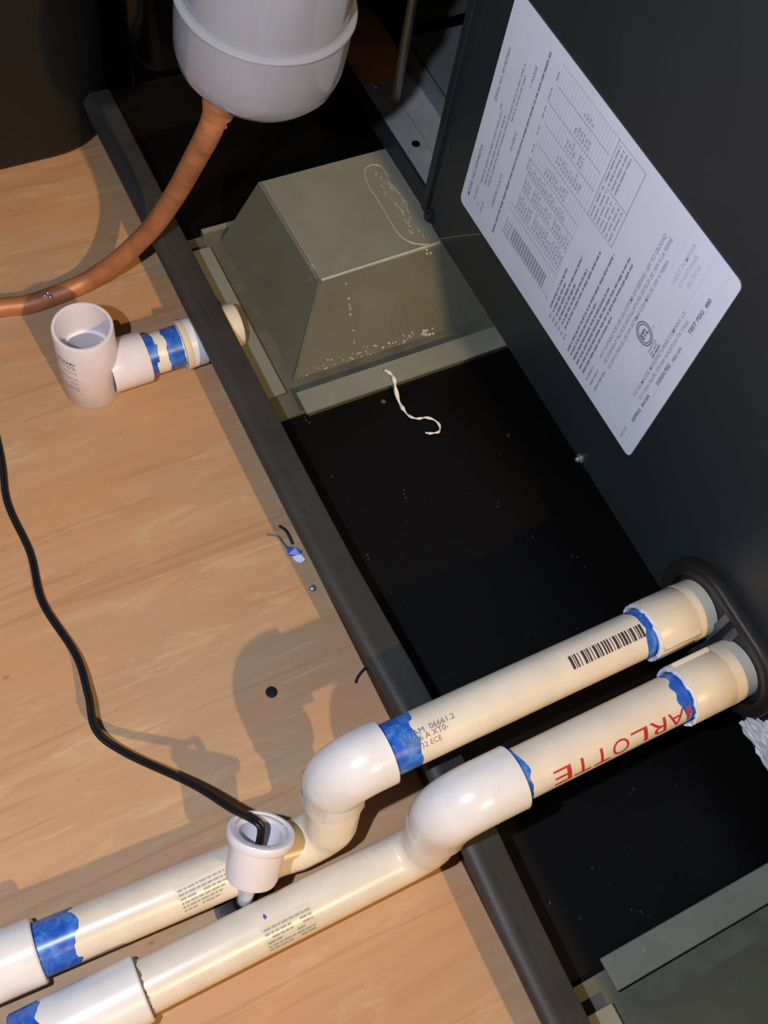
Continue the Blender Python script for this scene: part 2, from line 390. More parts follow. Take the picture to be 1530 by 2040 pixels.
# ------------------------------------------------------------------ galvanised stands
def stand(cx, dy, sx, label, details):
    """sx = +1: steep sloping side towards +X; -1 mirrored"""
    def X(v): return cx + sx * v
    e = empty('support_stand', (cx, .40, .0035), label, 'metal stand', 'galvanised stands under the unit')
    bm = bmesh.new(); YB = .98; TZ = .0498
    # body: lofted hat with sloping sides
    base = [(-.0705, .1968 + dy), (.0540, .1968 + dy), (.0540, YB), (-.0705, YB)]
    top = [(-.0748, .2262 + dy), (.0160, .2285 + dy), (.0160, YB - .03), (-.0748, YB - .03)]
    b_ = [bm.verts.new((X(x), y, .006)) for x, y in base]; t_ = [bm.verts.new((X(x), y, TZ)) for x, y in top]
    bm.faces.new(b_); bm.faces.new(t_)
    for k in range(4): bm.faces.new((b_[k], b_[(k + 1) % 4], t_[(k + 1) % 4], t_[k]))
    ed = [e_ for e_ in bm.edges if all(abs(v.co.z - TZ) < 1e-6 for v in e_.verts)]
    bmesh.ops.bevel(bm, geom=ed, offset=.0009, segments=2, affect='EDGES')
    obj('hood', bm, M_galv, e, smooth=False)
    bm = bmesh.new()
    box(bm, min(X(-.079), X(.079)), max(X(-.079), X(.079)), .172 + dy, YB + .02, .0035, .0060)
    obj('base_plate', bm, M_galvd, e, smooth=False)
    bm = bmesh.new()          # front flange, raised lip
    a, b2 = sorted((X(.0677), X(.0853)))
    box(bm, a, b2, .1910 + dy, YB + .02, .0122, .0135, .0005)
    fl = obj('flange', bm, M_galv, e, smooth=False)
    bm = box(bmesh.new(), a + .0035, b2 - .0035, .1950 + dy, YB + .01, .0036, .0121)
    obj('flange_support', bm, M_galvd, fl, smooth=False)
    bm = bmesh.new()
    a, b2 = sorted((X(-.0811), X(-.076)))
    box(bm, a, b2, .1860 + dy, YB + .02, .0036, .0115, .0006)
    obj('flange', bm, M_galv, e, smooth=False)
    bm = bmesh.new()          # side flange next to the rim
    a, b2 = sorted((X(-.064), X(.0650)))
    box(bm, a, b2, .1695 + dy, .1862 + dy, .0112, .0125, .0005)
    fl = obj('flange', bm, M_galv, e, smooth=False)
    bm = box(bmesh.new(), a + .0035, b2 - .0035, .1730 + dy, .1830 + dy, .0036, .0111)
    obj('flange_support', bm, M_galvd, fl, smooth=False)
    if details:
        # bright folded edge along the top front
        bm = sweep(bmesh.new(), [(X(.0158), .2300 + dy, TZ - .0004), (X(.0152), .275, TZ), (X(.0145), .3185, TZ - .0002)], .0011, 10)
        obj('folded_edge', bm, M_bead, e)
        bm = sweep(bmesh.new(), [(X(.0165), .2290 + dy, TZ - .001), (X(.035), .2130, .028), (X(.0535), .1975, .0075)], .0008, 8)
        obj('folded_edge', bm, M_galv, e)
        bm = lathe(bmesh.new(), (X(.0166), .2287 + dy, TZ - .0002), (.5, -.4, .6), [(0, .0016), (.0006, .0016)], 12)
        obj('corner_hole', bm, M_foam, e)
        lp = [(-.4681, .3055), (-.4665, .3000), (-.4620, .2970), (-.4511, .2952), (-.4320, .2954), (-.4087, .2951), (-.3975, .2990), (-.3925, .3060), (-.3905, .3120)]
        lp2 = [(-.4681, .3055), (-.4655, .3105), (-.4600, .3118), (-.4500, .3100), (-.4380, .3120), (-.4200, .3105)]
        bm = bmesh.new()
        sweep(bm, smooth_path([(x, y, TZ + .0001) for x, y in lp]), .0006, 6, jitter=.0002)
        sweep(bm, smooth_path([(x, y, TZ + .0001) for x, y in lp2]), .0005, 6, jitter=.0002)
        for i in range(46):
            x = random.uniform(-.462, -.400); y = random.uniform(.302, .314)
            sweep(bm, [(x, y, TZ + .0001), (x + random.uniform(.001, .004), y + random.uniform(-.001, .001), TZ + .0001)], random.uniform(.0002, .0005), 5)
        obj('sealant_smear', bm, M_bead, e)['kind'] = 'stuff'
        bm = bmesh.new()
        def front(y, t):   # a point on the front slope, t = 0 top .. 1 bottom
            return Vector((-.3890 + t * .038, y, TZ - .0002 - t * (TZ - .006)))
        for (y0_, n_, r_) in ((.247, 16, .0009), (.254, 14, .0005), (.262, 14, .0004), (.2585, 12, .0004)):
            for i in range(n_):
                t = random.uniform(.12, .98); p = front(y0_ + random.uniform(-.0006, .0006) - t * .004, t)
                bmesh.ops.create_icosphere(bm, subdivisions=1, radius=r_ * random.uniform(.5, 1.3), matrix=Matrix.Translation(p))
        for i in range(70):
            y = random.uniform(.205, .300); p = front(y, random.uniform(.90, 1.0))
            bmesh.ops.create_icosphere(bm, subdivisions=1, radius=random.uniform(.0003, .0011), matrix=Matrix.Translation(p))
        for i in range(9): bmesh.ops.create_icosphere(bm, subdivisions=1, radius=random.uniform(.0008, .0018), matrix=Matrix.Translation(front(.298 + random.uniform(-.004, .004), random.uniform(.93, 1))))
        for i in range(4): bmesh.ops.create_icosphere(bm, subdivisions=1, radius=.0011, matrix=Matrix.Translation(front(.309 + random.uniform(-.002, .002), random.uniform(.02, .09))))
        obj('sealant_drips', bm, M_bead, e)['kind'] = 'stuff'
    return e
stand(-.4047, 0, 1, 'galvanised sheet metal stand beside the open topped white tee, streaked with sealant', True)
stand(.1251, .0025, -1, 'galvanised sheet metal stand in the bottom right corner of the photo', False)

# ------------------------------------------------------------------ air handler
FY = .319; CB = .0500; CT = .375
ah = empty('air_handler', (.2, FY, CB), 'charcoal grey steel air handler cabinet with a large white rating label', 'air handler')
bm = box(bmesh.new(), -.4045, .95, FY, .93, CB, CT, .0015)
obj('cabinet', bm, M_cab, ah, smooth=False)
bm = bmesh.new()
box(bm, -.4215, -.4150, FY + .0005, .93, CB + .001, CT, .001); box(bm, -.4150, -.4105, FY + .003, .90, CB + .001, CT); box(bm, -.4108, -.4046, FY + .001, .93, CB + .001, CT, .001)
obj('corner_post', bm, M_cabdark, ah, smooth=False)
def screw(x, z, y=FY, m=M_dscrew, parent=ah, r=.0042):
    bm = lathe(bmesh.new(), (x, y, z), (0, -1, 0), [(0, r * 1.3), (.0008, r * 1.3), (.0010, r * .8), (.0030, r * .78), (.0034, r * .65)], 6 if m is M_dscrew else 16)
    return obj('screw', bm, m, parent, smooth=False)
screw(-.4075, .0565); screw(-.2075, .0535, m=M_screw, r=.0022)
# thin grey line that leaves the stand corner and runs up the cabinet
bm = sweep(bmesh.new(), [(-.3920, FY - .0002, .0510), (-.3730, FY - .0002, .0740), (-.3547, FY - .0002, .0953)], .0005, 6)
obj('grey_line', bm, mat('line_grey', (.16, .16, .14), .5), ah)
# rails and tray of the open section to the left
bm = box(bmesh.new(), -.560, -.4220, .3215, .3240, CB, .0655)
obj('base_rail', bm, M_rail, ah, smooth=False)
bm = bmesh.new()
box(bm, -.524, -.4220, .3241, .3420, .0630, .0655); box(bm, -.524, -.4220, .3424, .3640, .0600, .0640)
tray = obj('bottom_tray', bm, M_tray, ah, smooth=False)
bm = lathe(bmesh.new(), (-.5195, .3335, .0655), (0, 0, 1), [(0, .0028), (.001, .0026), (.0018, .0015)], 16)
obj('screw', bm, M_screw, tray)
bm = lathe(bmesh.new(), (-.462, .3345, .0652), (0, 0, 1), [(0, .0030), (.0006, .0030)], 16)
obj('punched_hole', bm, M_foam, tray)
bm = lathe(bmesh.new(), (-.437, .344, .0645), (0, 0, 1), [(0, .0022), (.0006, .0022)], 16)
obj('punched_hole', bm, M_foam, tray)
bm = bmesh.new()
box(bm, -.548, -.4220, .3640, .3668, .060, .0780); box(bm, -.548, -.4220, .3700, .420, .0740, .0760)
obj('bracket', bm, mat('blue_grey_sheet', (.20, .23, .24), .45, metal=.3, var=.1, vscale=30), ah, smooth=False)
bm = prism(bmesh.new(), [(-.60, .405, .076), (-.556, .372, .076), (-.560, .44, .076), (-.64, .46, .076)], (0, 0, .003))
obj('bracket', bm, mat('dull_sheet', (.10, .095, .08), .6), ah, smooth=False)
bm = box(bmesh.new(), -.98, -.525, .3245, .3700, .052, .0600, .001)  # stands for the tray in torch shadow, warm light painted brown
obj('tray_end', bm, M_brown, ah, smooth=False)
bm = box(bmesh.new(), -1.0, -.4220, .470, .480, .052, CT)
obj('inner_liner', bm, M_foam, ah, smooth=False)
bm = sweep(bmesh.new(), [(-.5040, .3395, .0655), (-.5030, .3388, .11), (-.5010, .3375, .34)], .0032, 12)
obj('tie_rod', bm, M_greyrod, ah)
bm = bmesh.new(); box(bm, .20, .47, .205, FY - .0002, .10, .255, .003)
obj('shade_block', bm, M_cabdark, ah, smooth=False)      # added block, out of view, that keeps the bulb off the lower stand
# rubber grommet around the two drain stubs
GC = ((-.088, .0812), (-.057, .0812))
def stadium(r, y, n=24):
    out = []
    for k in range(n + 1):
        a = math.pi / 2 + math.pi * k / n; out.append((GC[0][0] + r * math.cos(a), y, GC[0][1] + r * math.sin(a)))
    for k in range(n + 1):
        a = -math.pi / 2 + math.pi * k / n; out.append((GC[1][0] + r * math.cos(a), y, GC[1][1] + r * math.sin(a)))
    return out
bm = bmesh.new(); prev = None; first = None
for r, y in ((.0310, FY), (.0310, FY - .0060), (.0300, FY - .0075), (.0285, FY - .0080), (.0245, FY - .0076), (.0232, FY - .0066), (.0228, FY)):
    ring = [bm.verts.new(p) for p in stadium(r, y)]
    if prev:
        for k in range(len(ring)): bm.faces.new((prev[k], prev[(k + 1) % len(ring)], ring[(k + 1) % len(ring)], ring[k]))
    prev = ring
gm = obj('grommet', bm, M_rubber, ah)
bm = prism(bmesh.new(), stadium(.0229, FY - .0002), (0, -.0010, 0))
obj('inner_plate', bm, M_cabdark, gm, smooth=False)
bm = bmesh.new()
box(bm, -.0790, -.0745, FY - .0040, FY - .001, .070, .0995, .0005); box(bm, -.071, -.0665, FY - .003, FY - .001, .082, .0965, .0005)
obj('inner_bracket', bm, mat('slate_metal', (.13, .16, .19), .3, metal=.5), gm, smooth=False)
# embossed ring pressed into the panel round the grommet
bm = bmesh.new()
ring = []
pts = [Vector(p) for p in stadium(.0400, FY - .0002)]
pts = [p for p in pts if p.z > CB + .004]
# foil faced insulation at the lower edge
bm = bmesh.new(); nx, nz = 34, 16; grid = []
for i in range(nx + 1):
    row = []
    for k in range(nz + 1):
        x = -.030 + i * .0030; z = CB + .0002 + k * .0016
        lim = .0305 - (.0 if x > -.02 else 0)
        row.append(bm.verts.new((x + random.uniform(-.0006, .0006), FY - .0024 - random.uniform(0, .0017), z + random.uniform(-.0004, .0004) * (k > 0))))
    grid.append(row)
for i in range(nx):
    for k in range(nz):
        bm.faces.new((grid[i][k], grid[i + 1][k], grid[i + 1][k + 1])); bm.faces.new((grid[i][k], grid[i + 1][k + 1], grid[i][k + 1]))
# drop what the grommet covers
kill = [v for v in bm.verts if (v.co.x < GC[1][0] + .0 or (Vector((v.co.x - GC[1][0], v.co.z - GC[1][1])).length < .0318))]
bmesh.ops.delete(bm, geom=kill, context='VERTS')
bmesh.ops.solidify(bm, geom=bm.faces[:], thickness=.0006)
obj('foil_insulation', bm, M_foil, ah, smooth=False)

# rating label: u = mm along the text (+Z), v = mm down the sheet (+X)
LY = FY - .0006
def L(u, v, k=0.0): return Vector((-.3815 + v / 1000, LY - k, .0985 + u / 1000))
def rrect(u0, u1, v0, v1, r, n=5):
    o = []
    for (cu, cv, a0) in ((u1 - r, v1 - r, 0), (u0 + r, v1 - r, 90), (u0 + r, v0 + r, 180), (u1 - r, v0 + r, 270)):
        for k in range(n + 1):
            a = math.radians(a0 + 90 * k / n); o.append((cu + r * math.cos(a), cv + r * math.sin(a)))
    return o
bm = prism(bmesh.new(), [L(u, v) for u, v in rrect(0, 149.5, 0, 201.5, 4.0)], (0, .0005, 0))
label = obj('rating_label', bm, M_label, ah, smooth=False)
label['label'] = 'white printed rating label with tables and small text'
inks = {'d': bmesh.new(), 'm': bmesh.new(), 'f': bmesh.new()}
def lt(s, u0, u1, v, h, ink='d', bold=.01):
    """text between u0 and u1, centred on the line v, h mm high"""
    t = text_bm(s, u1 - u0, h, bold)
    merge(inks[ink], t, lambda c: L(u0 + c.x, v + h / 2 - c.y, .00008))
def bar(u0, u1, v0, v1, ink):
    b_ = inks[ink]; b_.faces.new([b_.verts.new(L(a, c_, {'d': .00010, 'm': .00008, 'f': .00004}[ink])) for a, c_ in ((u0, v0), (u1, v0), (u1, v1), (u0, v1))])
def words(u0, u1, v, h=1.5, ink='m', wmin=2, wmax=8, gap=.9):
    u = u0
    while u < u1:
        w_ = random.uniform(wmin, wmax); w_ = min(w_, u1 - u)
        # each illegible word is a row of small strokes
        x = u
        while x < u + w_ - .3:
            s_ = random.uniform(.5, 1.0); bar(x, min(x + s_, u + w_), v - h / 2, v + h / 2 * random.uniform(.4, 1), ink); x += s_ + random.uniform(.12, .3)
        u += w_ + gap
lt('MODEL NO. ASPH42D14', 11, 51, 6.6, 2.3); lt('SERIAL NO. SP1907P601', 84, 119, 6.9, 2.3)
words(14, 26, 13.4, 1.4); words(84, 88, 13.2, 1.6); lt('1/2', 12, 16, 17.6, 1.6, 'm'); words(29, 84, 15.1, 1.6, 'm'); words(31, 84, 18.9, 1.6, 'm'); words(33, 121, 22.2, 1.6, 'm')
words(85, 117, 25.3, 1.7, 'm'); words(11, 20, 22, 1.4)
lt('208/230 VOLTS', 25, 51, 30.5, 1.9); lt('60 HERTZ', 70, 83.5, 31.4, 1.9); lt('1 PHASE', 114, 127, 31.4, 1.9)
words(10.5, 141, 38.2, 1.7, 'd', 3, 9, .7)
# table
for u, v0, v1 in ((20.0, 44.5, 100), (39.4, 45, 99), (43.2, 45, 99), (58.7, 50, 99), (70.5, 50.5, 100), (80, 47, 100), (92.2, 49.5, 126), (106.2, 51, 100), (118, 47, 100), (130.7, 51.5, 100)):
    bar(u - .22, u + .22, v0, v1, 'm')
bar(142.7, 143.2, 48, 103, 'f')
for i in range(21): bar(20, 143, 50 + i * 2.45, 50.35 + i * 2.45, 'f')
for i in range(20):
    v = 51.3 + i * 2.45
    for u0, u1, pr in ((45, 57, .95), (60, 69, .95), (71.5, 78.5, .95 if i < 16 else 0), (82, 90, .8 if 4 < i < 14 else 0), (95, 104, .9 if 6 < i < 17 else 0), (108, 116, .85 if 7 < i < 17 else 0), (120, 127, .9 if 8 < i < 15 else 0), (133, 137, 1 if 9 < i < 14 else 0)):
        if random.random() < pr: words(u0, u0 + (u1 - u0) * random.uniform(.5, 1), v, 1.3, 'f' if u0 < 40 else 'm', 1.5, 4)
for u0, u1 in ((72, 80), (84, 90), (96, 103), (107, 115), (119, 127), (132, 138)): words(u0, u1, 48 + random.uniform(-1, 1), 1.5, 'm')
for i in range(4): bar(21 + i * 3, 21.6 + i * 3, 46.5, 52, 'm')
bar(21, 33, 46.3, 46.7, 'm'); bar(21, 33, 51.8, 52.2, 'm')
bar(21, 32, 54, 92, 'f')
# boxed notes
for a in ((92, 143.2, 102.4, 102.9), (92, 143.2, 125.8, 126.3)): bar(*a, 'm')
bar(142.8, 143.2, 102.5, 126, 'm'); bar(115.6, 116.1, 107.4, 126, 'm'); bar(92, 116, 103, 125, 'f') if False else None
for i, v in enumerate((105, 108, 111, 114, 117, 120, 123)):
    words(93.5, 114.5, v, 1.3, 'm', 3, 9, 1.5)
    if i < 4: words(117.5, 141, v, 1.6, 'm')
# notes block
ends = (47.6, 39, 64.4, 46, 62, 80)
for i, u1 in enumerate(ends): words(17.4 + i * .1, u1 + 4, 104.5 + i * 3.3, 1.6, 'd', 2, 7)
for i in range(6): words(11, 15.5, 107 + i * 3.3, 1.6, 'm')
for i, u1 in enumerate((91, 56, 72, 99.4, 98.6, 60)): words(8.2, u1, 129.8 + i * 3.35, 1.6, 'd', 2, 8)
lt('NOT SUITABLE FOR USE ON SYSTEMS EXCEEDING 150V TO GROUND', 31, 130, 152.3, 2.3, 'm', .02)
lt('NE CONVIENT PAS AUX INSTALLATIONS DE PLUS DE 150V A LA TERRE', 31.3, 131.3, 156.4, 2.3, 'm', .02)
lt('NO APTO PARA EL USO EN SISTEMAS CON MAS DE 150V A TIERRA', 31.6, 120.5, 160.5, 2.3, 'm', .02)
words(7.6, 20.4, 151, 1.6, 'm'); words(8, 23, 155, 1.6, 'm'); words(8.3, 27.3, 159.4, 1.6, 'm')
# certification mark
def circ(cu, cv, r0, r1, ink, n=28):
    b_ = inks[ink]
    A = [b_.verts.new(L(cu + r0 * math.cos(2 * math.pi * k / n), cv + r0 * math.sin(2 * math.pi * k / n), .00008)) for k in range(n)]
    B = [b_.verts.new(L(cu + r1 * math.cos(2 * math.pi * k / n), cv + r1 * math.sin(2 * math.pi * k / n), .00008)) for k in range(n)]
    for k in range(n): b_.faces.new((A[k], A[(k + 1) % n], B[(k + 1) % n], B[k]))
circ(74.5, 169.5, 5.9, 6.7, 'd'); circ(74.5, 169.5, 4.6, 5.3, 'd')
lt('ETL', 70.6, 78.4, 169.5, 3.6, 'd', .05); lt('US', 82, 84.5, 172, 1.2, 'm'); lt('C', 66, 67, 172, 1.2, 'm')
lt('Intertek', 68.5, 79.5, 177.0, 1.9, 'm', .02); words(68.5, 79.5, 179.2, 1.3, 'm'); words(68.5, 79.5, 181, 1.3, 'd')
lt('HEAT PUMP/AIR', 114.3, 142, 169.3, 2.4, 'f', .03); lt('CONDITIONER', 116, 138.5, 173.4, 2.4, 'f', .03); lt('SECTION', 120.3, 135.4, 177.5, 2.4, 'f', .03)
lt('C/O ALUMACOIL MANUFACTURING COMPANY, L.P.', 36.8, 109.2, 183.6, 2.4, 'm', .02)
lt('5151 SAN FELIPE, STE 500 HOUSTON TX 77056', 40, 107, 187.6, 2.3, 'm', .02)
lt('DESIGN PSIG', 59.3, 77, 191.6, 2.3, 'd', .03); words(80, 91.5, 192.2, 1.9, 'm'); lt('TEST PSIG  480', 102.2, 128.2, 191.5, 2.3, 'd', .03)
lt('REFRIG  R410A', 23, 48.7, 191.0, 2.3, 'd', .03); lt('60539', 5.5, 15, 189.8, 2.1, 'm')
bar(23, 147.3, 182.2, 182.4, 'f'); bar(20, 147, 193.4, 193.6, 'f'); bar(120, 147.3, 164, 164.2, 'f')
for k_, nm, mm in (('d', 'printing', M_labelink), ('m', 'printing', M_labelink2), ('f', 'printing', M_labelink3)):
    o = obj(nm, inks[k_], mm, label, smooth=False); o['kind'] = 'stuff'

# ------------------------------------------------------------------ PVC drain lines
def wrap_on(bm_src, x0, z0, r, y0, th0, flip=False, cut=.0009):
    """flat text (x right, y up) wrapped on a cylinder that runs along Y; th0 = angle of the base line from the top (+ towards +X)"""
    ys = [v.co.y for v in bm_src.verts]; a, b_ = min(ys), max(ys); n_ = int((b_ - a) / cut)
    for i in range(1, n_ + 1):
        bmesh.ops.bisect_plane(bm_src, geom=bm_src.verts[:] + bm_src.edges[:] + bm_src.faces[:], plane_co=(0, a + i * cut, 0), plane_no=(0, 1, 0))
    sg = 1 if flip else -1
    for v in bm_src.verts:
        th = th0 + sg * v.co.y / r; yy = y0 + (-v.co.x if flip else v.co.x)
        v.co = Vector((x0 + (r + .00012) * math.sin(th), yy, z0 + (r + .00012) * math.cos(th)))
    return bm_src
PR = .01335; SR = .0165; UZ = .0760
def arc(c, r, a0, a1, ax1, ax2, n=14):
    c = Vector(c); ax1 = Vector(ax1); ax2 = Vector(ax2)
    return [c + ax1 * (r * math.cos(math.radians(a0 + (a1 - a0) * k / n))) + ax2 * (r * math.sin(math.radians(a0 + (a1 - a0) * k / n))) for k in range(n + 1)]
def ragged_ring(x, y, z, r, m, parent, name='glue_ring', amp=.0009, t=.0011):
    bm = bmesh.new(); pts = [Vector((x + r * math.cos(2 * math.pi * k / 60), y + random.uniform(-amp, amp), z + r * math.sin(2 * math.pi * k / 60))) for k in range(60)]
    rings = []
    for i, p in enumerate(pts):
        a = 2 * math.pi * i / 60; rad = Vector((math.cos(a), 0, math.sin(a))); tt = t * random.uniform(.7, 1.2)
        rings.append([bm.verts.new(p + rad * tt * math.cos(q) + Vector((0, 1, 0)) * tt * math.sin(q)) for q in (0, 1.05, 2.1, 3.14, 4.2, 5.25)])
    for i in range(60):
        for k in range(6): bm.faces.new((rings[i][k], rings[i][(k + 1) % 6], rings[(i + 1) % 60][(k + 1) % 6], rings[(i + 1) % 60][k]))
    return obj(name, bm, m, parent)
def drain_line(xu, xl, slope, yc, yel, ycp, cpl_y, mats, label, prl):
    """xu: x of the raised pipe; xl: x of the floor pipe at yc; yc: y of the drop; yel: socket end; ycp: coupling start"""
    mu, ml, mc = mats
    e = empty('drain_pipe', (xl, yc, 0), label, 'drain pipe', 'white drain lines leaving the unit')
    up = lathe(bmesh.new(), (xu, yel - .012, UZ), (0, 1, 0), [(0, PR), (ycp + .014 - yel, PR)])
    upper = obj('raised_pipe', up, mu, e)
    # coupling at the cabinet with a mould flat along it, then the adapter behind
    L1 = .0262
    bm = lathe(bmesh.new(), (xu, ycp, UZ), (0, 1, 0), [(.006, PR), (0, PR + .0007), (0, SR - .0006), (.0008, SR), (L1 - .0008, SR), (L1, SR - .0006), (L1, PR)], cap=False)
    cp = obj('coupling', bm, M_creamfit, e)
    bm = lathe(bmesh.new(), (xu, ycp + L1, UZ), (0, 1, 0), [(0, PR), (0, SR + .0001), (FY - .0016 - ycp - L1, SR - .0002), (FY - .0014 - ycp - L1, PR)], cap=False)
    obj('adapter', bm, M_creamfit, e)
    bm = bmesh.new(); s_ = 1 if xu < -.07 else -1
    box(bm, xu + s_ * .0128 - .0026, xu + s_ * .0128 + .0026, ycp + .001, ycp + L1 - .001, UZ + .0015, UZ + .0108, .0012)
    obj('mould_flat', bm, M_creamfit, cp)
    ragged_ring(xu, ycp - .0002, UZ, SR - .0012, M_gluewhite, cp, amp=.0006, t=.0012)
    # elbow: straight socket, bend, downward socket
    br = .0178
    path = [Vector((xu, yel, UZ)), Vector((xu, yc + br, UZ))] + arc((xu, yc + br, UZ - br), br, 90, 180, (0, 1, 0), (0, 0, 1))
    path += [Vector((xu + (xl - xu) * .25, yc - .001, UZ - .0325))]
    n_ = len(path); rad = [SR] * n_
    bm = sweep(bmesh.new(), path, rad, 40)
    el = obj('elbow', bm, M_white, e)
    bm = lathe(bmesh.new(), (xu, yel + .0002, UZ), (0, -1, 0), [(0, PR), (0, SR + .00005), (.0006, SR + .00015)], cap=False)
    obj('socket_lip', bm, M_white, el)
    # mould seam where the bend starts, peeling label at the lower socket
    bm = lathe(bmesh.new(), (xu, yc + br + .0003, UZ), (0, 1, 0), [(0, SR - .0002), (.0002, SR + .00012), (.0005, SR - .0002)], cap=False)
    obj('mould_seam', bm, M_white, el)
    bm = bmesh.new(); prev = None
    for k in range(60):
        a = 2 * math.pi * k / 60; rr = SR + .0003 + random.uniform(-.0002, .0003)
        zt = UZ - .0230 + .0012 * math.sin(3 * a) ; zb = UZ - .0318 + .0008 * math.sin(5 * a)
        cur = [bm.verts.new((xu + rr * math.cos(a), yc + rr * math.sin(a), z_)) for z_ in (zt, (zt + zb) / 2, zb)]
        if prev:
            for q in range(2): bm.faces.new((prev[q], prev[q + 1], cur[q + 1], cur[q]))
        else: f0 = cur
        prev = cur
    for q in range(2): bm.faces.new((prev[q], prev[q + 1], f0[q + 1], f0[q]))
    lb = obj('clear_wrap', bm, M_white, el)
    # drop, lower bend and floor pipe in one swept pipe
    br2 = .0185; yend = -.62
    yb = yc - .0055
    pts = [Vector((xu + (xl - xu) * .2, yc, UZ - .0235)), Vector((xu + (xl - xu) * .5, yc - .001, UZ - .032)), Vector((xl, yb, PR + br2))] + arc((xl, yb - br2, PR + br2), br2, 0, -90, (0, 1, 0), (0, 0, 1))[2:]
    for y in (yc - .035, yc - .07, .0, -.06, -.15, -.3, yend):
        if y < yc - br2 - .004: pts.append(Vector((xl + slope * (y - yc), y, PR)))
    bm = sweep(bmesh.new(), pts, PR, 40)
    lower = obj('floor_pipe', bm, ml, e)
    # coupling on the floor pipe
    xc = xl + slope * (cpl_y - yc); ax = Vector((-slope, -1, 0)).normalized()
    bm = lathe(bmesh.new(), (xc, cpl_y, PR + .0025), ax, [(0, PR), (0, SR - .0007), (.0008, SR), (.06, SR), (.0608, SR - .0007), (.0608, PR)], cap=False)
    fc = obj('floor_coupling', bm, mc, e)
    if prl == 'b': ragged_ring(xc, cpl_y + .0002, PR + .0022, PR + .0011, M_gluegrey, fc, amp=.0006, t=.0006)
    return e, upper, lower, el, (xu, xl, slope, yc)
A, upA, lowA, elA, pa = drain_line(-.0925, -.0790, .050, .0990, .1240, .2805, -.0585, (M_pipeA, M_lowA, M_white),
    'white drain pipe with a printed barcode, the one nearer the galvanised box and the tee', 'a')
B, upB, lowB, elB, pb = drain_line(-.0545, -.0492, .000, .1410, .1770, .2785, -.0200, (M_pipeB, M_lowB, M_cplB),
    'white drain pipe with red lettering, crossing the pan rim below the barcoded pipe', 'b')
# barcode
bm = bmesh.new(); y = .2290; t = bmesh.new()
pat = [3, 1, 1, 1, 2, 2, 1, 3, 3, 1, 1, 1, 2, 2, 1, 2, 3, 1, 1, 1, 2, 2, 2, 1, 2, 1, 2, 2, 1, 2, 3, 1, 1, 2, 2, 1, 3, 1, 2, 2, 1, 1, 3, 2, 1, 1, 2, 1, 3]
tot = sum(pat); wid = .0455; x = 0
for i, p_ in enumerate(pat):
    w_ = p_ / tot * wid
    if i % 2 == 0:
        vs = [t.verts.new((x, 0, 0)), t.verts.new((x + w_ * .95, 0, 0)), t.verts.new((x + w_ * .95, .0072, 0)), t.verts.new((x, .0072, 0))]; t.faces.new(vs)
    x += w_
obj('barcode', wrap_on(t, pa[0], UZ, PR, y, math.radians(21)), M_black, upA, smooth=False)
# dot-matrix text by the blue band
bm = bmesh.new()
for s, y0_, w_, th, h_ in (('3.11AM  06661.2', .1305, .0300, 7, .0028), ('34006 A XT0-', .1315, .0240, 21, .0028), ('332 ECE', .1375, .0130, 37, .0026)):
    t = wrap_on(text_bm(s, w_, h_, -.005), pa[0], UZ, PR, y0_, math.radians(th)); merge(bm, t)
obj('printing', bm, M_softink, upA, smooth=False)
# red letters, upside down, read from the cabinet towards the elbow
bm = bmesh.new()
for i, ch in enumerate('CHARLOTTE'):
    wch = .0100 if ch not in 'T' else .0098
    t = text_bm(ch, wch, .0092, -.002)
    merge(bm, wrap_on(t, pb[0], UZ, PR, .2965 - i * .01155 - (.0015 if i > 0 else 0), math.radians(33), True))
obj('lettering', bm, M_red, upB, smooth=False)
# small clear stickers on the floor pipes
def sticker(par, xl, y0, y1, th0, th1, mprint, m, edge):
    x0 = xl; h = (th1 - th0) * math.pi / 180 * PR
    t = bmesh.new(); v = [(a, b_) for a, b_ in rrect((0), (y1 - y0) * 1000, 0, h * 1000, 2.0)]
    t.faces.new([t.verts.new((a / 1000, b_ / 1000, 0)) for a, b_ in v])
    o = obj('sticker', wrap_on(t, x0, PR, PR, y0, math.radians(th1)), m, par, smooth=False); o['label'] = 'small aged clear sticker with rows of tiny print'
    t = bmesh.new(); rows = 6
    for r_ in range(rows):
        yy = h * (.12 + .8 * r_ / rows); x = .0015
        while x < (y1 - y0) - .002:
            w_ = random.uniform(.0012, .0045); w_ = min(w_, (y1 - y0) - .0015 - x)
            if random.random() < .9: t.faces.new([t.verts.new(p) for p in ((x, yy, 0), (x + w_, yy, 0), (x + w_, yy + h * .07, 0), (x, yy + h * .07, 0))])
            x += w_ + .0005
    wrap_on(t, x0, PR, PR + .0001, y0, math.radians(th1))
    obj('printing', t, mprint, o, smooth=False)['kind'] = 'stuff'
sticker(lowA, pa[1] + pa[2] * (.024 - pa[3]), .0090, .0370, -8, 62, M_greyprint, mat('sticker_a', (.72, .67, .55), .3), False)
sticker(lowB, pb[1], .0400, .0680, -2, 72, M_greyprint, M_sticker, True)
# blue drip on the lower pipe
t = bmesh.new(); t.faces.new([t.verts.new(p) for p in ((0, 0, 0), (.0012, .0006, 0), (.0010, .0022, 0), (.0002, .0030, 0), (-.0006, .0016, 0))])
obj('primer_drip', wrap_on(t, pb[1], PR, PR, .0445, math.radians(-8)), M_blue, lowB, smooth=False)
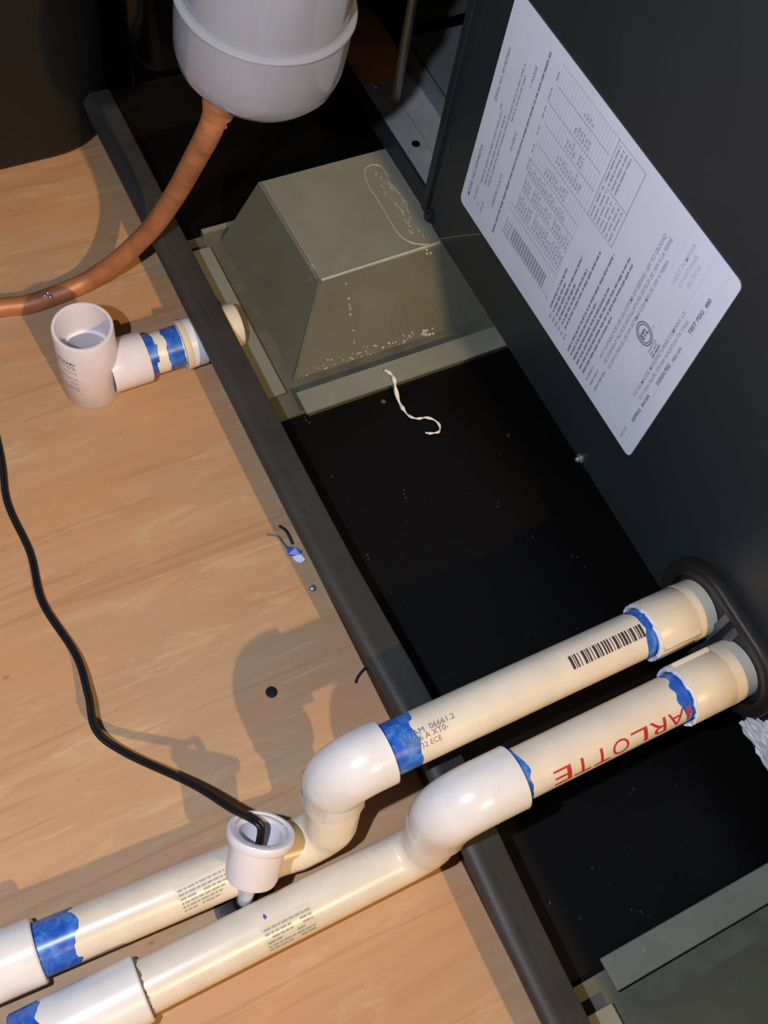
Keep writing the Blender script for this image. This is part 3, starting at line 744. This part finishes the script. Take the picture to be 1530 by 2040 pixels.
# grey price tag scraps on the elbows
for par, p_ in ((elA, pa), (elB, pb)):
    t = bmesh.new(); n_ = 6; prev = None
    for k in range(n_ + 1):
        a = math.radians(8 + k * 4); cur = [t.verts.new((p_[0] + (SR + .0007) * math.cos(a), p_[3] + (SR + .0007) * math.sin(a), z_)) for z_ in (UZ - .0225, UZ - .0300)]
        if prev: t.faces.new((prev[0], prev[1], cur[1], cur[0]))
        prev = cur
    obj('tag_scrap', t, mat('grey_tag', (.45, .43, .40), .4), par)

# ------------------------------------------------------------------ open tee on the plywood
TX, TY = -.3975, .0768
tee = empty('tee_fitting', (TX, TY, 0), 'open topped white tee standing on the plywood, piped through the pan rim', 'pipe fitting')
TR = .0182
bm = lathe(bmesh.new(), (TX, TY, 0), (0, 0, 1), [(.0003, TR - .002), (.0003, TR - .0006), (.0012, TR), (.0610, TR), (.0618, TR - .0004), (.0620, TR - .0012), (.0618, TR - .0021), (.0600, TR - .0024), (.0375, TR - .0028), (.0370, TR - .0045), (.0280, TR - .0046), (.0130, TR - .0046), (.0125, .001)], 64)
body = obj('tee_body', bm, M_lav, tee)
TZ_ = .0195
bm = lathe(bmesh.new(), (TX + .004, TY + .010, TZ_), (0, 1, 0), [(0, SR), (.0238, SR), (.0248, SR - .0006), (.0248, PR)], 48, cap=False)
obj('branch_socket', bm, M_lav, body)
bm = lathe(bmesh.new(), (TX + .004, TY + .030, TZ_), (0, 1, 0), [(0, PR), (.030, PR)])
obj('nipple', bm, M_tpipe, tee)
bm = lathe(bmesh.new(), (TX + .004, .1348, TZ_), (0, 1, 0), [(0, PR), (0, SR - .0005), (.0005, SR), (.0040, SR), (.0044, SR - .0003)], cap=False)
obj('adapter_collar', bm, M_creamfit, tee)
bm = lathe(bmesh.new(), (TX + .004, .1390, TZ_), (0, 1, 0), [(0, SR - .0003), (.0095, SR - .0003), (.0100, SR - .003)], cap=False)
obj('adapter', bm, M_adapt, tee)
bm = lathe(bmesh.new(), (TX + .004, .1640, TZ_ + .004), (0, 1, 0), [(-.014, .012), (-.002, .0145), (.0085, .0145), (.0105, .0138), (.0110, .0115), (.009, .0110)], cap=True)
obj('lock_ring', bm, M_creamfit, tee)
bm = bmesh.new()
def wrap_z(t, cx, cy, r, th0, z0):
    for v in t.verts:
        th = th0 + v.co.x / r; z_ = z0 + v.co.y
        v.co = Vector((cx + (r + .0001) * math.cos(th), cy + (r + .0001) * math.sin(th), z_))
    return t
def bis_x(t, cut=.0012):
    xs_ = [v.co.x for v in t.verts]; a, b_ = min(xs_), max(xs_)
    for i in range(1, int((b_ - a) / cut) + 1):
        bmesh.ops.bisect_plane(t, geom=t.verts[:] + t.edges[:] + t.faces[:], plane_co=(a + i * cut, 0, 0), plane_no=(1, 0, 0))
    return t
thr = math.radians(-38)
for s, w_, h_, z_, bo in (('CLEANOUT DITCH®', .0300, .0026, .0430, .03), ('CENTER TEE WITH UPPER', .0240, .0012, .0403, .0), ('SLIP', .006, .0012, .0384, .0), ('3/4 IN. HUB', .009, .0012, .0345, .0), ('FITS SCH 40', .012, .0012, .0280, 0.0), ('PVC', .005, .0012, .0235, 0.0), ('PAT. PENDING', .011, .0012, .0190, 0.0), ('MADE IN USA', .009, .0012, .0165, 0.0)):
    t = bis_x(text_bm(s if s != 'CLEANOUT DITCH®' else 'TTCH®', w_ if bo == 0 else .0125, h_, bo))
    merge(bm, wrap_z(t, TX, TY, TR, thr - (w_ if bo == 0 else .0125) / TR, z_ + .002))
obj('printing', bm, M_black, body, smooth=False)

# ------------------------------------------------------------------ float switch cup between the two floor pipes
cup = empty('float_switch', (-.066, .0405, 0), 'pale flanged plastic cup resting across the two floor pipes with the black cord in it', 'float switch')
base = Vector((-.0650, .0392, .0040)); topc = Vector((-.0870, .0570, .0560)); bot = Vector((-.0707, .0449, .0362)); axv = (topc - bot).normalized()
Lc = (topc - bot).length
prof = [(.000, .0030), (.0002, .0105), (.0014, .0127), (.004, .0134), (Lc - .0085, .0139), (Lc - .0050, .0143), (Lc - .0048, .0163), (Lc - .0036, .0168), (Lc - .0008, .0168), (Lc, .0162),
        (Lc, .0148), (Lc - .0006, .0142), (Lc - .0006, .0118), (Lc - .0016, .0106), (Lc - .0040, .0102), (Lc - .022, .0098), (Lc - .0225, .001)]
bm = lathe(bmesh.new(), bot, axv, prof, 64)
cb = obj('cup_body', bm, mat('lavender_white_plastic', (.80, .76, .79), .3), cup)
bm = bmesh.new()
n_ = (Vector((0, 0, 1)) - axv * axv.z).normalized(); b_ = axv.cross(n_)
def ring_pt(r, a, k=.0): return topc + axv * (-.0006 + .00012 + k) + (n_ * math.cos(a) + b_ * math.sin(a)) * r
for k in range(60):          # moulded lettering too small to read, a ring of raised marks
    if random.random() < .25: continue
    a = 2 * math.pi * k / 60; q = .05
    bm.faces.new([bm.verts.new(ring_pt(r_, a_)) for r_, a_ in ((.0123, a), (.0137, a), (.0137, a + q), (.0123, a + q))])
obj('moulded_ring_text', bm, mat('grey_mould_mark', (.50, .48, .52), .5), cb, smooth=False)['kind'] = 'stuff'
bm = lathe(bmesh.new(), base, bot - base, [(0, .0036), ((bot - base).length + .002, .0042)])
obj('stem', bm, mat('pale_blue_plastic', (.66, .72, .86), .35), cup)
bm = lathe(bmesh.new(), (-.0660, .0405, 0), (0, 0, 1), [(.0001, .0150), (.0008, .0155), (.0012, .0120), (.0045, .0060), (.0110, .0042)], 32)
for v in bm.verts: v.co.y = .0405 + (v.co.y - .0405) * 1.05
obj('foot', bm, M_rubber, cup)

# cord
cp_ = [(-.52, .022, .0022), (-.44, .016, .0022), (-.3700, .0087, .0022), (-.3347, .0022, .0022), (-.2981, .0039, .0022), (-.2640, .0004, .0050), (-.2255, .0068, .0090), (-.1990, .0052, .0145), (-.1780, .0025, .0170),
       (-.1593, .0121, .0200), (-.1270, .0362, .0340), (-.1040, .0485, .0490), (-.0935, .0545, .0590), (-.0885, .0568, .0610), (-.0855, .0562, .0570), (-.0805, .0525, .0480)]
sp = smooth_path(cp_, 10); bm = bmesh.new()
sweep(bm, sp, .00115, 10, shift=(0, .00105)); sweep(bm, sp, .00115, 10, shift=(0, -.00105))
tag(obj('power_cord', bm, M_cord), 'thin black twin cord snaking over the plywood into the pale flanged cup', 'cord')

# ------------------------------------------------------------------ filter drier and copper tube
dr = empty('filter_drier', (-.365, .172, .214), 'grey-white enamelled metal canister with a weld bead, hanging above the pan', 'canister')
DX, DY, DZ, DR = -.3770, .1740, .2340, .0400; DA = (.054, .053, .997)
prof = [(0, .006), (.0004, .018), (.0020, .027), (.0055, .0335), (.0110, .0375), (.0180, .0392), (.0300, .0396), (.043, .0396)]
bm = lathe(bmesh.new(), (DX, DY, DZ), DA, prof + [(.0435, .0402), (.0462, .0385), (.0465, .0372), (.22, .0372)], 72)
sh = obj('shell', bm, M_can, dr)
bm = bmesh.new()
lathe(bm, Vector((DX, DY, DZ)) + Vector(DA) * .0445, DA, [(-.0012, .0395), (-.0008, .0404), (.0003, .0407), (.0012, .0402), (.0017, .0385)], 72, cap=False)
obj('weld_bead', bm, M_canbead, sh)
bm = lathe(bmesh.new(), (-.383, .1590, .2240), (-.20, -.03, -1), [(0, .0085), (.008, .0085), (.014, .0075)])
obj('outlet_stub', bm, M_copper, dr)

cpt = [(-.3845, .1585, .2200), (-.3920, .1570, .1950), (-.4140, .1545, .1500), (-.4360, .1510, .1050), (-.4520, .1410, .0650), (-.4625, .1250, .0350), (-.4680, .1080, .0165), (-.4695, .0910, .0085), (-.4680, .0600, .0064), (-.4720, .0380, .0064), (-.478, -.02, .0064), (-.49, -.2, .0064)]
bm = sweep(bmesh.new(), smooth_path(cpt, 8), .00635, 24)
cu = tag(obj('copper_tube', bm, M_copper), 'bent copper tube curving from the hanging canister down onto the plywood', 'tube')
bm = bmesh.new()
for dx, dy in ((0, 0), (.002, .003), (-.0015, .0025)):
    bmesh.ops.create_icosphere(bm, subdivisions=2, radius=.0019, matrix=Matrix.Translation((-.4665 + dx, .0700 + dy, .0118)))
obj('solder_blob', bm, M_screw, cu)
bm = bmesh.new(); bmesh.ops.create_icosphere(bm, subdivisions=2, radius=.0016, matrix=Matrix.Translation((-.3890, .1630, .1970)))
obj('solder_blob', bm, M_copper, cu)

# ------------------------------------------------------------------ dark duct in the top left corner and sleeved pipe behind
bm = bmesh.new()
cxd, cyd = -.745, .020; hx, hy, rc = .157, .156, .058
def rsq(d, n=12):
    o = []
    for sx_, sy_, a0 in ((1, 1, 0), (-1, 1, 90), (-1, -1, 180), (1, -1, 270)):
        for k in range(n + 1):
            a = math.radians(a0 + 90 * k / n); r_ = max(rc - d, .001)
            o.append((cxd + sx_ * (hx - rc) + r_ * math.cos(a), cyd + sy_ * (hy - rc) + r_ * math.sin(a)))
    return o
prev = None
for d, z in ((.006, .0002), (.002, .003), (0, .008), (0, .30), (0, .70)):
    ring = [bm.verts.new((x, y, z)) for x, y in rsq(d)]
    if prev:
        for k in range(len(ring)): bm.faces.new((prev[k], prev[(k + 1) % len(ring)], ring[(k + 1) % len(ring)], ring[k]))
    else: bm.faces.new(ring)
    prev = ring
bm.faces.new(prev)
tag(obj('duct', bm, M_duct), 'dark round cornered duct filling the top left corner, standing on the plywood', 'duct')
bm = box(bmesh.new(), -1.05, -.6035, .1765, .95, .0002, .75)
ed = [e_ for e_ in bm.edges if abs(e_.verts[0].co.z - e_.verts[1].co.z) > .1]
bmesh.ops.bevel(bm, geom=ed, offset=.030, segments=10, affect='EDGES', profile=.5)
tank = tag(obj('tank', bm, mat('glossy_black_tank', (.002, .002, .002), .17, spec=.45)), 'glossy black upright casing in the dark behind the canister, beyond the drain pan', 'casing')

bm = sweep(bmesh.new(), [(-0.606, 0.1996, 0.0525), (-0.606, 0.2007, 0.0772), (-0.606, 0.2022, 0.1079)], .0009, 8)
obj('glint_strip', bm, mat('olive_glint', (.10, .10, .06), .5), tank)  # thin paler strip that imitates a glint on the casing

# ------------------------------------------------------------------ small things lying about
stp = [(-.3310, .2530, .0146), (-.3262, .2552, .0149), (-.3210, .2550, .0148), (-.3172, .2545, .0110), (-.3105, .2546, .0052), (-.3035, .2548, .0048), (-.2985, .2556, .0050), (-.2945, .2580, .0060), (-.2930, .2615, .0060), (-.2925, .2655, .0055),
       (-.2890, .2700, .0050), (-.2840, .2714, .0048), (-.2800, .2690, .0050), (-.2798, .2655, .0055), (-.2810, .2620, .0052), (-.2825, .2600, .0050)]
bm = bmesh.new(); sp = smooth_path(stp, 6)
sweep(bm, sp, [.00085 * (1 + .35 * math.sin(i * .7)) * (1.35 if 3 < i < 30 else .85) for i in range(len(sp))], 8)
tag(obj('string', bm, M_string), 'short frayed white string hooked over the edge of the galvanised flange', 'string')

bm = prism(bmesh.new(), [(-.2440, .1440, .0010), (-.2405, .1480, .0022), (-.2372, .1510, .0015), (-.2350, .1490, .0008), (-.2362, .1450, .0004), (-.2390, .1425, .0004)], (0, 0, .0010))
tag(obj('plastic_scrap', bm, M_blue, smooth=False), 'torn blue plastic scrap on the plywood against the pan rim', 'scrap')
bm = prism(bmesh.new(), [(-.2362, .1440, .0012), (-.2350, .1495, .0020), (-.2310, .1505, .0014), (-.2305, .1475, .0008), (-.2325, .1450, .0006)], (0, 0, .0012))
tag(obj('plastic_scrap', bm, M_whitescrap, smooth=False), 'white plastic scrap beside the blue one at the pan rim', 'scrap')
bm = sweep(bmesh.new(), smooth_path([(-.2585, .1455, .0012), (-.2540, .1475, .0022), (-.2490, .1480, .0020), (-.2440, .1480, .0012)]), .0009, 8)
tag(obj('shaving', bm, M_dscrew), 'dark thin shaving lying behind the blue scrap', 'shaving')
bm = sweep(bmesh.new(), smooth_path([(-.2560, .1365, .0007), (-.2525, .1420, .0007), (-.2480, .1430, .0007), (-.2430, .1440, .0007)]), .0006, 8)
tag(obj('shaving', bm, mat('grey_shaving', (.10, .11, .12), .5), None), 'grey curled shaving left of the blue scrap', 'shaving')
bm = sweep(bmesh.new(), smooth_path([(-.1490, .1450, .0008), (-.1515, .1475, .0010), (-.1535, .1510, .0014), (-.1555, .1560, .0016)][0:4]), .0008, 8)
tag(obj('shaving', bm, M_dscrew), 'short dark shaving beside the rim near the barcoded pipe', 'shaving')
bm = lathe(bmesh.new(), (-.2130, .1470, 0), (0, 0, 1), [(.0001, .0022), (.0008, .0024), (.0016, .0018), (.0022, .0008)], 16)
tag(obj('screw_head', bm, M_screw), 'small round screw head in the plywood close to the pan rim', 'screw')
